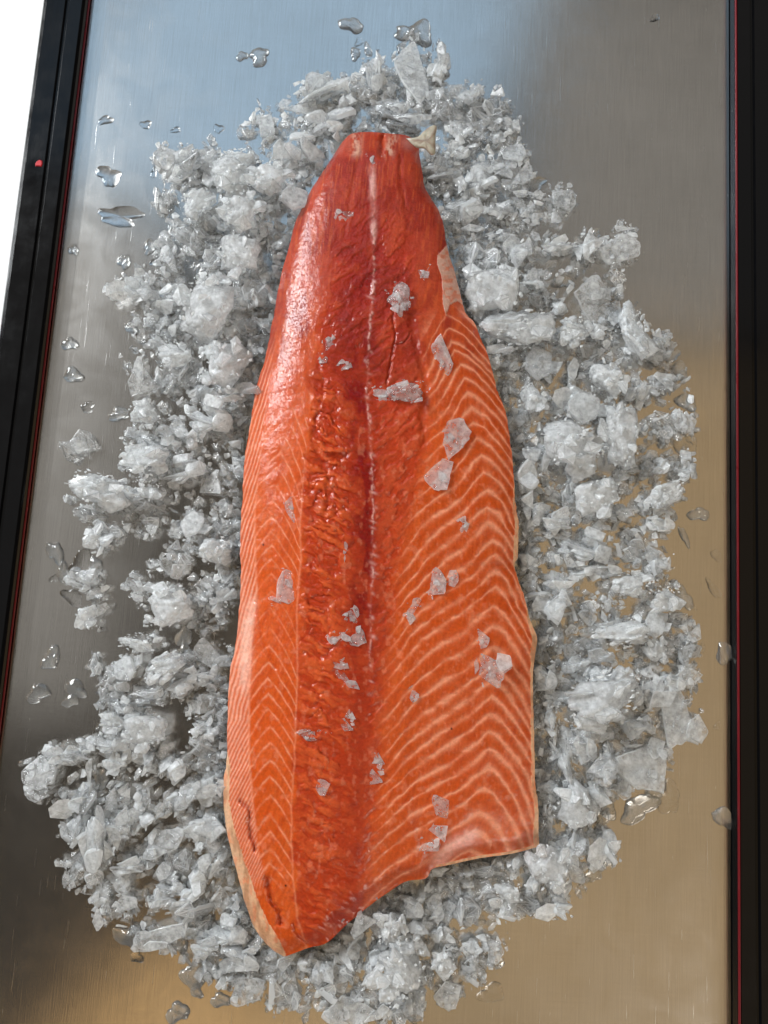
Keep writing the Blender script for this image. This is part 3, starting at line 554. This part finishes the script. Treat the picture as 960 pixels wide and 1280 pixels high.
ONFISH = """
467 200 18 15 c|small ice bit lying near the tail end of the fillet;430 269 22 15 c|small oval ice bit on the fillet left of its white cord, near the tail;500 372 28 38 r 70|rough ice lump on the upper fillet, left of a smaller one;529 347 30 20 c -35|knobbly ice bit on the upper fillet beside the pale membrane;
413 430 18 26 c 105|upright oval ice bit on the upper left of the fillet;404 450 14 14 g|tiny clear ice bit below the upright oval one on the fillet;430 456 16 12 g|round glassy ice bit on the dark red streak of the fillet;551 446 24 48 p 80|see-through ice bit standing out on the upper right flank of the fillet;
510 489 46 26 r|largest white ice lump lying across the fillet's right fold;474 498 26 22 g 40|see-through ice bit left of the lump across the fillet's fold;567 548 30 46 p 110|long see-through ice sheet on the right flank of the fillet;549 590 34 40 g|see-through ice clump at the lower end of the long sheet;
366 636 18 30 p 80|thin ice bit on the left seam of the fillet at mid height;578 655 15 17 c|single small ice bit on the right flank at mid height;362 733 36 38 c 130|bright ice shard across the fillet's left seam;351 755 26 12 p|flat ice bit under the bright shard on the left seam;
540 729 28 32 c|frosted ice bit on the lower right flank, left of its smaller neighbour;561 722 20 20 g|small glassy ice bit beside the frosted one on the right flank;516 763 22 26 g 70|clear ice bit low left of the frosted one on the right flank;438 775 18 28 c 80|bright ice bit on the rough middle of the fillet;
424 795 26 18 g|clear ice bit left below the bright one on the fillet's middle;447 795 18 20 g|clear ice bit right below the bright one on the fillet's middle;432 690 5 20 p 85|tiny ice needle on the dark red streak;431 847 34 20 c 15|ice bit on the lower middle, larger of a pair;
426 828 18 14 c|ice bit on the lower middle, smaller of a pair;435 900 15 20 p 80|single small oval ice bit on the lower middle;467 958 22 32 p 75|upright ice sheet on the lower middle of the fillet;605 838 46 48 p 20|largest flat clear ice sheet on the right flank;
601 798 16 20 p 60|three-cornered clear ice bit above the largest sheet;517 866 10 18 p 75|narrow ice bit on the lower right flank;540 1040 28 28 c|ice lump near the lower right cut edge of the fillet;532 1055 28 18 g|glassy ice bit under the lump near the lower right cut edge;
552 1008 16 24 g 75|small ice bit above the lump near the lower right cut edge;455 1146 40 22 p -38|smooth ice sheet over the bottom cut edge of the fillet;392 918 34 12 p -10|very thin clear ice film on the lower left seam;404 984 14 16 g|tiny glassy ice bit on the lower left of the fillet
"""
def parse(txt):
    out = []
    for e in txt.replace('\n', '').split(';'):
        e = e.strip()
        if not e: continue
        body, _, lab = e.partition('|'); f = body.split()
        out.append((float(f[0]), float(f[1]), float(f[2]), float(f[3]), f[4], float(f[5]) if len(f) > 5 else None, lab))
    return out

# ---- prototype shapes, all about one unit wide and standing on z = 0
def rotm(r, a):
    x, y, z = r.normal(0, a), r.normal(0, a), r.random() * 2 * np.pi
    return np.array(Matrix.Rotation(z, 3, 'Z') @ Matrix.Rotation(x, 3, 'X') @ Matrix.Rotation(y, 3, 'Y'))
def norm_box(V):
    lo, hi = V.min(0), V.max(0); V = V - np.array([(lo[0] + hi[0]) / 2, (lo[1] + hi[1]) / 2, lo[2]])
    return V / np.array([hi[0] - lo[0], hi[1] - lo[1], hi[0] - lo[0]]), (hi[2] - lo[2]) / (hi[0] - lo[0])
import bmesh
def shard(r, w=1.0, h=0.8, d=0.4, n=12, bev=0.03, sheet=False):
    """One sharp broken piece: the hull of a few points, flat faces, with narrow chipped edges (second material)."""
    if sheet:
        k = int(r.integers(5, 9)); a = np.linspace(0, 2 * np.pi, k, endpoint=False) + (r.random(k) - 0.5) * 3.2 / k; q = 0.78 + 0.3 * r.random(k)
        o = np.c_[q * np.cos(a), q * np.sin(a)]
        pts = np.vstack([np.c_[o * (0.93 + 0.07 * r.random((k, 1))), -1 + 0.15 * r.random(k)], np.c_[o * (0.90 + 0.1 * r.random((k, 1))), 1 - 0.5 * r.random(k)]])
    else:
        pts = r.standard_normal((n, 3)); pts /= np.linalg.norm(pts, axis=1)[:, None]; pts *= (0.72 + 0.36 * r.random((n, 1)))
        pts[:, :2] = np.sign(pts[:, :2]) * np.abs(pts[:, :2]) ** 0.85
    pts = pts * np.array([w, h, d]) / 2
    bm = bmesh.new(); vs = [bm.verts.new(p) for p in pts]
    res = bmesh.ops.convex_hull(bm, input=vs)
    bmesh.ops.delete(bm, geom=list({g for g in res['geom_interior'] + res['geom_unused'] if isinstance(g, bmesh.types.BMVert)}), context='VERTS')
    bmesh.ops.dissolve_limit(bm, angle_limit=0.12, verts=bm.verts[:], edges=bm.edges[:])
    if bev:
        rb = bmesh.ops.bevel(bm, geom=bm.edges[:], offset=bev * min(w, h), segments=1, affect='EDGES', clamp_overlap=True)
        ef = set(rb['faces'])
    else: ef = set()
    big = [f for f in bm.faces if f not in ef]
    for f in ef: f.material_index = 1
    rt = bmesh.ops.triangulate(bm, faces=bm.faces[:])
    bm.verts.index_update(); V = np.array([v_.co[:] for v_ in bm.verts]); F = np.array([[v_.index for v_ in f.verts] for f in bm.faces]); M = np.array([f.material_index for f in bm.faces]); bm.free()
    return V, F, M
def join(parts):
    V, F, M, n = [], [], [], 0
    for p in parts: V.append(p[0]); F.append(p[1] + n); M.append(p[2] if len(p) > 2 else np.zeros(len(p[1]), int)); n += len(p[0])
    return np.vstack(V), np.vstack(F), np.concatenate(M)
def placed(p, R, off): return (p[0] @ R.T + off, p[1], p[2])
def cluster(r, m, grains):
    parts = []
    if r.random() < 0.6: s = 0.5 + 0.25 * r.random(); parts.append(placed(core(r, s, s * 0.85, s * 0.55, 0.035, 4), rotm(r, 0.3), np.array([r.normal(0, 0.1), r.normal(0, 0.1), 0.12])))
    for a in range(m):
        s = 0.40 + 0.42 * r.random(); p = shard(r, s, s * (0.55 + 0.4 * r.random()), s * (0.22 + 0.30 * r.random()), int(r.integers(10, 16)), 0.055) if r.random() < 0.6 else plate(r, s * 1.2, s * (0.7 + 0.4 * r.random()), s * (0.10 + 0.12 * r.random()), 16)
        an = r.random() * 6.28; rr = 0.36 * math.sqrt(r.random())
        parts.append(placed(p, rotm(r, 0.45), np.array([rr * math.cos(an), rr * math.sin(an), 0.05 + 0.30 * r.random() * (1 - rr)])))
    for a in range(grains):
        s = 0.07 + 0.12 * r.random(); an = r.random() * 6.28; rr = 0.48 * math.sqrt(r.random())
        parts.append(placed(shard(r, s, s * 0.8, s * 0.6, 9, 0), rotm(r, 1.0), np.array([rr * math.cos(an), rr * math.sin(an), 0.05 + 0.34 * r.random() * (1 - rr)])))
    return join(parts)
def core(r, w, h, d, amp=0.035, cuts=5):
    """A solid frosted mass: a broken hull whose faces are finely pitted and grained."""
    pts = r.standard_normal((15, 3)); pts /= np.linalg.norm(pts, axis=1)[:, None]; pts *= (0.74 + 0.34 * r.random((15, 1)))
    bm = bmesh.new(); vs = [bm.verts.new(p) for p in pts]; res = bmesh.ops.convex_hull(bm, input=vs)
    bmesh.ops.delete(bm, geom=list({g for g in res['geom_interior'] + res['geom_unused'] if isinstance(g, bmesh.types.BMVert)}), context='VERTS')
    bmesh.ops.subdivide_edges(bm, edges=bm.edges[:], cuts=cuts, use_grid_fill=True); bmesh.ops.triangulate(bm, faces=bm.faces[:]); bm.normal_update(); bm.verts.index_update()
    V = np.array([v_.co[:] for v_ in bm.verts]); N = np.array([v_.normal[:] for v_ in bm.verts]); F = np.array([[v_.index for v_ in f.verts] for f in bm.faces]); bm.free()
    sd = int(r.integers(0, 60))
    def n3(f, a): return (vnoise(V[:, 0] * f + V[:, 2] * f * 0.6, V[:, 1] * f, sd + a) + vnoise(V[:, 1] * f + 7, V[:, 2] * f + V[:, 0] * f * 0.5, sd + a + 2)) / 2 - 0.5
    V = V + N * ((0.28 * n3(2.2, 0) + 0.16 * n3(5, 1) + amp * 5.0 * n3(14, 2))[:, None] + amp * 0.35 * r.standard_normal((len(V), 1)))
    return V * np.array([w, h, d]) / 2, F, np.full(len(F), 2)
def lump(r):
    parts = [core(r, 0.98, 0.92, 0.55)]
    for a in range(int(r.integers(0, 3))):
        s = 0.4 + 0.3 * r.random(); an = r.random() * 6.28; parts.append(placed(core(r, s, s * 0.8, s * 0.6, 0.04, 4), rotm(r, 0.4), np.array([0.34 * math.cos(an), 0.34 * math.sin(an), -0.05 + 0.12 * r.random()])))
    for a in range(int(r.integers(4, 8))):
        s = 0.22 + 0.28 * r.random(); an = r.random() * 6.28; rr = 0.44 * math.sqrt(r.random())
        parts.append(placed(shard(r, s, s * (0.6 + 0.4 * r.random()), s * (0.25 + 0.3 * r.random()), int(r.integers(9, 15)), 0.035), rotm(r, 0.5), np.array([rr * math.cos(an), rr * math.sin(an), 0.22 * (1 - 3.2 * rr * rr) + 0.03 * r.random()])))
    for a in range(44):
        s = 0.04 + 0.075 * r.random(); an = r.random() * 6.28; rr = 0.48 * math.sqrt(r.random())
        parts.append(placed(shard(r, s, s * 0.8, s * 0.6, 9, 0), rotm(r, 1.0), np.array([rr * math.cos(an), rr * math.sin(an), 0.26 * (1 - 3.0 * rr * rr) + 0.03 * r.random()])))
    return join(parts)
def plate(r, w, h, th, n=26):
    """A thin broken sheet: uneven outline with straight breaks and chips, nearly flat faces."""
    k = int(r.integers(4, 8)); a = np.linspace(0, 2 * np.pi, k, endpoint=False) + (r.random(k) - 0.5) * 1.25 * 2 * np.pi / k; a.sort(); q = 0.62 + 0.46 * r.random(k)
    c = np.c_[q * np.cos(a), q * np.sin(a)]; cl = np.vstack([c, c[:1]]); s = np.r_[0, np.cumsum(np.hypot(*np.diff(cl, axis=0).T))]
    u_ = np.sort((np.arange(n) + 0.7 * (r.random(n) - 0.5)) / n) * s[-1]; o = np.c_[np.interp(u_, s, cl[:, 0]), np.interp(u_, s, cl[:, 1])] * (1 + 0.028 * r.standard_normal((n, 1)))
    o *= np.array([w, h]) / 2; tl = r.normal(0, 0.05, 2); V = []
    for f, z in ((0.93, -0.5), (1.0, -0.2), (0.985, 0.25), (0.94, 0.5)): p = o * f; V.append(np.c_[p, z * th + p @ tl + 0.1 * th * r.standard_normal(n) * (z != 0.5)])
    V.append([[0, 0, 0.5 * th]]); V.append([[0, 0, -0.5 * th]]); V = np.vstack(V); i = np.arange(n); j = (i + 1) % n; F, M = [], []
    for q_ in range(3): F += [np.c_[q_ * n + i, q_ * n + j, (q_ + 1) * n + j], np.c_[q_ * n + i, (q_ + 1) * n + j, (q_ + 1) * n + i]]; M += [np.ones(2 * n, int)]
    F += [np.c_[3 * n + i, 3 * n + j, np.full(n, 4 * n)], np.c_[j, i, np.full(n, 4 * n + 1)]]; M.append(np.zeros(2 * n, int))
    return V, np.vstack(F), np.concatenate(M)
def sheet(r):
    parts = [plate(r, 1.0, 0.8, 0.12)]
    for a in range(int(r.integers(1, 5))):
        s = 0.2 + 0.35 * r.random(); parts.append(placed(plate(r, s, s * 0.7, 0.07, 14), rotm(r, 0.10), np.array([r.normal(0, 0.2), r.normal(0, 0.18), 0.08])))
    for a in range(5):
        s = 0.05 + 0.08 * r.random(); parts.append(placed(shard(r, s, s * 0.8, s * 0.5, 9, 0), rotm(r, 0.6), np.array([r.normal(0, 0.25), r.normal(0, 0.2), 0.07])))
    return join(parts)
def dome(r, flat, lobes=1, sharp=1.0):
    """A flat-bottomed blob of melt water or ice, meeting the tray at a low angle."""
    nr, na = 14, 48; a = np.linspace(0, 2 * np.pi, na, endpoint=False); p1, p2, p3 = r.random(3) * 6.28
    k = 1 + sharp * (0.17 * np.sin(2 * a + p1) + 0.13 * np.sin(3 * a + p2) + 0.06 * np.sin(5 * a + p3) + 0.03 * np.sin(9 * a + p1 * 3))
    V = []; sd = int(r.integers(0, 50))
    for i in range(nr + 1):
        q = 1 - (1 - i / nr) ** 1.6; q = max(q, 0.0); x, y = q * k * np.cos(a), q * k * np.sin(a)
        z = flat * (1 - q ** 2.6) ** 0.8 * (1 + lobes * 0.9 * (vnoise(x * 1.6 + 5, y * 1.6, sd) - 0.5))
        V.append(np.c_[x, y, z])
    V.append(np.c_[0.98 * k * np.cos(a), 0.98 * k * np.sin(a), np.full(na, -0.012)]); V.append([[0, 0, -0.012]]); V = np.vstack(V)
    i = np.arange(na); j = (i + 1) % na; F = []
    for q in range(nr + 1): F += [np.c_[q * na + i, (q + 1) * na + i, (q + 1) * na + j], np.c_[q * na + i, (q + 1) * na + j, q * na + j]]
    F.append(np.c_[(nr + 1) * na + i, np.full(na, (nr + 2) * na), (nr + 1) * na + j])
    return V, np.vstack(F), np.zeros(sum(len(f) for f in F), int)
PROTO = {}
def add_protos(kind, fn, count, smooth):
    L = []
    for a in range(count):
        V, F, MI = fn(np.random.default_rng(hash_seed(kind, a))); V, asp = norm_box(V)
        me = mesh_np({'r': 'frosted_lump', 'c': 'crushed_cluster', 'g': 'grey_cluster', 'p': 'ice_sheet', 'k': 'melting_lump', 'd': 'melt_drop'}[kind], V, F, smooth)
        me.materials.append(M_WATER if kind == 'd' else M_ICE[kind]); me.materials.append(M_ICE['e'])
        me.polygons.foreach_set('material_index', np.where(MI == 2, 0, MI).astype(np.int32)); me.polygons.foreach_set('use_smooth', (MI == 2) | smooth); L.append((me, asp))
    PROTO[kind] = L
def hash_seed(kind, a): return sum(map(ord, kind)) * 1000 + a
add_protos('r', lump, 18, False)
add_protos('c', lambda r: cluster(r, int(r.integers(4, 8)), 8), 26, False)
add_protos('g', lambda r: cluster(r, int(r.integers(3, 6)), 4), 18, False)
add_protos('p', sheet, 20, False)
add_protos('k', lambda r: dome(r, 0.42, 1.0, 1.1), 14, True)
add_protos('d', lambda r: dome(r, 0.13, 0.5, 1.2), 12, True)

pr = random.Random(5)
THICK = {'r': 0.58, 'c': 0.50, 'g': 0.46, 'p': 0.20, 'k': 0.17, 'd': 0.035}
ZB = {'r': 0.0045, 'c': 0.0030, 'g': 0.0006, 'p': 0.0055, 'k': 0.0002, 'd': 0.0001}
KIND_NAME = {'r': 'ice_lump', 'c': 'ice_chunk', 'g': 'ice_fragment', 'p': 'ice_sheet', 'k': 'melting_ice', 'd': 'water_drop'}
KIND_CAT = {'r': 'ice lump', 'c': 'ice chunk', 'g': 'ice fragment', 'p': 'ice sheet', 'k': 'melting ice', 'd': 'water drop'}
LOOK = {'r': 'frosted ice lump', 'c': 'crushed ice chunk', 'g': 'grey ice fragment', 'p': 'flat ice sheet', 'k': 'clear melting ice bit', 'd': 'flat water drop'}
def put(e, z0=None, tilt=0.12, flat=False):
    x, y, pw, phh, k, ang, lab = e
    kk = 'p' if (flat and k in 'cg') else k
    me, asp = PROTO[kk][pr.randrange(len(PROTO[kk]))]
    sx, sy = pw * MM * 1.2, phh * MM * 1.2; sz = THICK[k] * math.sqrt(sx * sy) / max(asp, 0.05)
    if kk == 'p': sz = max(0.0022, 0.10 * math.sqrt(sx * sy)) / max(asp, 0.05)
    zb = (ZB[k] if z0 is None else z0)
    o = bpy.data.objects.new(KIND_NAME[k], me); C.objects.link(o)
    p = P(x, y, zb + 0.4 * sz * asp); o.location = (p[0], p[1], zb)
    o.scale = (sx, sy, sz)
    # angle is clockwise in the photo; near-square pieces are turned freely
    a = -(ang if ang is not None else (pr.uniform(-12, 12) if abs(pw - phh) > 6 else pr.uniform(-25, 25)))
    if ang is not None and phh > pw:     # given angle of the long axis: put the long side on local x
        o.scale = (sy, sx, sz)
    o.rotation_euler = (pr.gauss(0, tilt), pr.gauss(0, tilt), math.radians(a))
    return o
FRAC = ['at the tail tip', 'one tenth down the fillet', 'one fifth down the fillet', 'three tenths down the fillet', 'two fifths down the fillet', 'halfway down the fillet', 'three fifths down the fillet',
        'seven tenths down the fillet', 'four fifths down the fillet', 'nine tenths down the fillet', 'at the bottom tip']
def describe(e):
    x, y, pw, phh, k = e[:5]; ar = pw * phh; size = '' if k == 'k' else ('large ' if ar > 1800 else 'small ' if ar < 560 else '')
    if y < 165:
        return f"{size}{LOOK[k]}, {'left' if x < 420 else 'middle' if x < 530 else 'right'} part of pile above the tail"
    if y > 1195 or (y > 1085 and 360 < x < 660):
        return f"{size}{LOOK[k]}, {'left' if x < 380 else 'middle' if x < 530 else 'right'} part of pile below the fillet"
    lx = float(np.interp(y, Lc[:, 1], Lc[:, 0])); rx = float(np.interp(y, Rc[:, 1], Rc[:, 0])); side = 'left' if x < (lx + rx) / 2 else 'right'
    d = lx - x if side == 'left' else x - rx; band_ = 'inner' if d < 50 else 'middle' if d < 115 else 'outer'
    return f"{size}{LOOK[k]}, {band_} {side} pile, {FRAC[int(round(min(1, max(0, (y - 165) / 1030)) * 10))]}"
pile, lone, onfish = parse(PILE), parse(LONE), parse(ONFISH)
_o = ['topmost', 'second', 'third', 'fourth', 'fifth', 'sixth', 'seventh', 'eighth', 'ninth', 'tenth', 'eleventh']
ORD = {2: ['upper', 'lower'], 3: ['topmost', 'middle', 'lowest'], 4: ['topmost', 'second', 'third', 'lowest'], 5: ['topmost', 'second', 'third', 'fourth', 'lowest'], 6: ['topmost', 'second', 'third', 'fourth', 'fifth', 'lowest']}
NUM = dict(zip(range(2, 13), 'two three four five six seven eight nine ten eleven twelve'.split()))
for q_ in range(4, 12): ORD[q_] = _o[:q_ - 1] + ['lowest']
by = {}
for i, e in enumerate(pile): by.setdefault(describe(e), []).append(i)
labels = {}
for lab, ids in by.items():
    ids.sort(key=lambda i: pile[i][1])
    for j, i in enumerate(ids): labels[i] = lab if len(ids) == 1 else f"{lab}, {ORD[len(ids)][j]} of {NUM[len(ids)]}"
for i, e in enumerate(pile):
    z0 = None
    if 180 < e[1] < 1100:
        lx, rx = float(np.interp(e[1], Lc[:, 1], Lc[:, 0])), float(np.interp(e[1], Rc[:, 1], Rc[:, 0]))
        if min(abs(e[0] - lx), abs(e[0] - rx)) < 0.45 * e[2] and e[4] in 'rc': z0 = 0.012      # piled against the fillet, over its edge
    o = put(e, z0, 0.02 if e[4] in 'kd' else 0.13)
    tag(o, labels[i], KIND_CAT[e[4]], 'crushed ice piled around the fillet')
for e in lone:
    o = put(e, None, 0.0 if e[4] in 'kd' else 0.1); tag(o, e[6], KIND_CAT[e[4]], 'melting ice and drops on the bare steel')
for e in onfish:
    z0 = fillet_z(e[0], e[1]); o = put(e, z0 - 0.0010, 0.04, True); o.scale.z *= 0.5 if e[4] == 'r' else 0.8; o.material_slots[0].link = 'OBJECT'; o.material_slots[0].material = M_ICE['f']; tag(o, e[6], KIND_CAT[e[4]], 'ice bits lying on the fillet')

# ---- fine crumbs between the chunks: too many and too small to count
cr = np.random.default_rng(11); tiny = []
for a in range(24):
    p = shard(np.random.default_rng(900 + a), 1.0, 0.6 + 0.35 * cr.random(), 0.25 + 0.4 * cr.random(), int(cr.integers(8, 13)), 0); tiny.append(p)
V_all, F_all, nv = [], [], 0
for x, y, pw, phh, k, ang, lab in pile:
    if k == 'k': continue
    for _ in range(int(8 + pw * phh / 60)):
        an = cr.random() * 6.28; rr = math.sqrt(cr.random()) * 0.66
        px, py = x + rr * pw * math.cos(an), y + rr * phh * math.sin(an)
        s = (5 + 12 * cr.random() ** 2) * MM; z = 0.0002 + 0.008 * cr.random() * (1 - rr)
        if 175 < py < 1120 and np.interp(py, Lc[:, 1], Lc[:, 0]) + 8 < px < np.interp(py, Rc[:, 1], Rc[:, 0]) - 8: continue
        p = P(px, py, z); q = tiny[cr.integers(0, 24)]
        V = (q[0] * s) @ rotm(cr, 0.5).T + p
        V[:, 2] -= min(0, V[:, 2].min() - 0.0002)
        V_all.append(V); F_all.append(q[1] + nv); nv += len(V)
PATCH = [([(540,100),(640,130),(660,200),(710,250),(700,290),(800,290),(790,330),(720,345),(780,365),(860,460),(870,540),(850,600),(830,650),(835,700),(850,750),(870,830),(860,900),(830,960),(760,1005),(770,1075),(700,1140),(600,1160),(630,1195),(560,1235),(520,1275),(400,1275),(345,1250),
           (380,1190),(480,1119),(545,1086),(674,1060),(668,900),(647,700),(640,560),(600,420),(555,280),(525,180)], 1500), ([(430,170),(400,100),(470,75),(560,80),(540,130),(520,165)], 160),
         ([(430,165),(320,150),(205,190),(200,330),(160,365),(172,560),(165,630),(240,690),(300,690),(303,600),(342,400),(390,240)], 500),
         ([(285,820),(125,850),(110,920),(60,960),(80,1010),(90,1060),(130,1150),(190,1180),(240,1215),(300,1245),(360,1230),(345,1195),(300,1100),(280,1000)], 400), ([(300,700),(225,720),(240,780),(285,830)], 50)]
HOLE = [(705,388,22), (725,375,16), (790,702,18), (738,806,12), (745,945,14), (812,455,12), (800,515,12), (215,905,22), (230,930,18), (275,800,18), (240,300,10), (190,440,14), (330,335,14), (165,470,26), (310,520,10), (670,715,8)]
for pts, cnt in PATCH:
    xs_, ys_ = [p[0] for p in pts], [p[1] for p in pts]; done = 0
    while done < cnt:
        qx = cr.uniform(min(xs_), max(xs_), 400); qy = cr.uniform(min(ys_), max(ys_), 400); ok = inpoly(qx, qy, pts)
        for hx, hy, hr in HOLE: ok &= np.hypot(qx - hx, qy - hy) > hr
        for px, py in zip(qx[ok], qy[ok]):
            if done >= cnt: break
            done += 1; s = (8 + 15 * cr.random() ** 1.6) * MM; p = P(px, py, 0.002); q = tiny[cr.integers(0, 24)]
            V = (q[0] * np.array([1, 1, 0.8]) * s) @ rotm(cr, 0.4).T + p; V[:, 2] -= V[:, 2].min() - 0.0002 - 0.004 * cr.random()
            V_all.append(V); F_all.append(q[1] + nv); nv += len(V)
for cv, cnt, sg in ((Rc, 330, 1), (Lc, 300, -1), (Bc, 170, 0)):        # ice packed up against the fillet's sides
    for _ in range(cnt):
        b_ = cv[int(cr.integers(0, len(cv)))]; off = cr.uniform(2, 26); px = b_[0] + sg * off; py = b_[1] + (off if sg == 0 else 0)
        if sg < 0 and 690 < py < 815 and cr.random() < 0.6: continue
        s = (9 + 13 * cr.random()) * MM; p = P(px, py, 0.004); q = tiny[cr.integers(0, 24)]
        V = (q[0] * np.array([1, 1, 0.8]) * s) @ rotm(cr, 0.5).T + p; V[:, 2] -= V[:, 2].min() - 0.0002 - 0.009 * cr.random() * (1 - off / 40)
        V_all.append(V); F_all.append(q[1] + nv); nv += len(V)
me = mesh_np('ice_crumbs', np.vstack(V_all), np.vstack(F_all)); o = link('ice_crumbs', me, M_ICE['c']); me.materials.append(M_ICE['g'])
me.polygons.foreach_set('material_index', np.concatenate([np.full(len(f), int(cr.random() < 0.55)) for f in F_all]).astype(np.int32)); o['kind'] = 'stuff'
o['label'] = 'fine crushed ice crumbs between the chunks'; o['category'] = 'crushed ice'
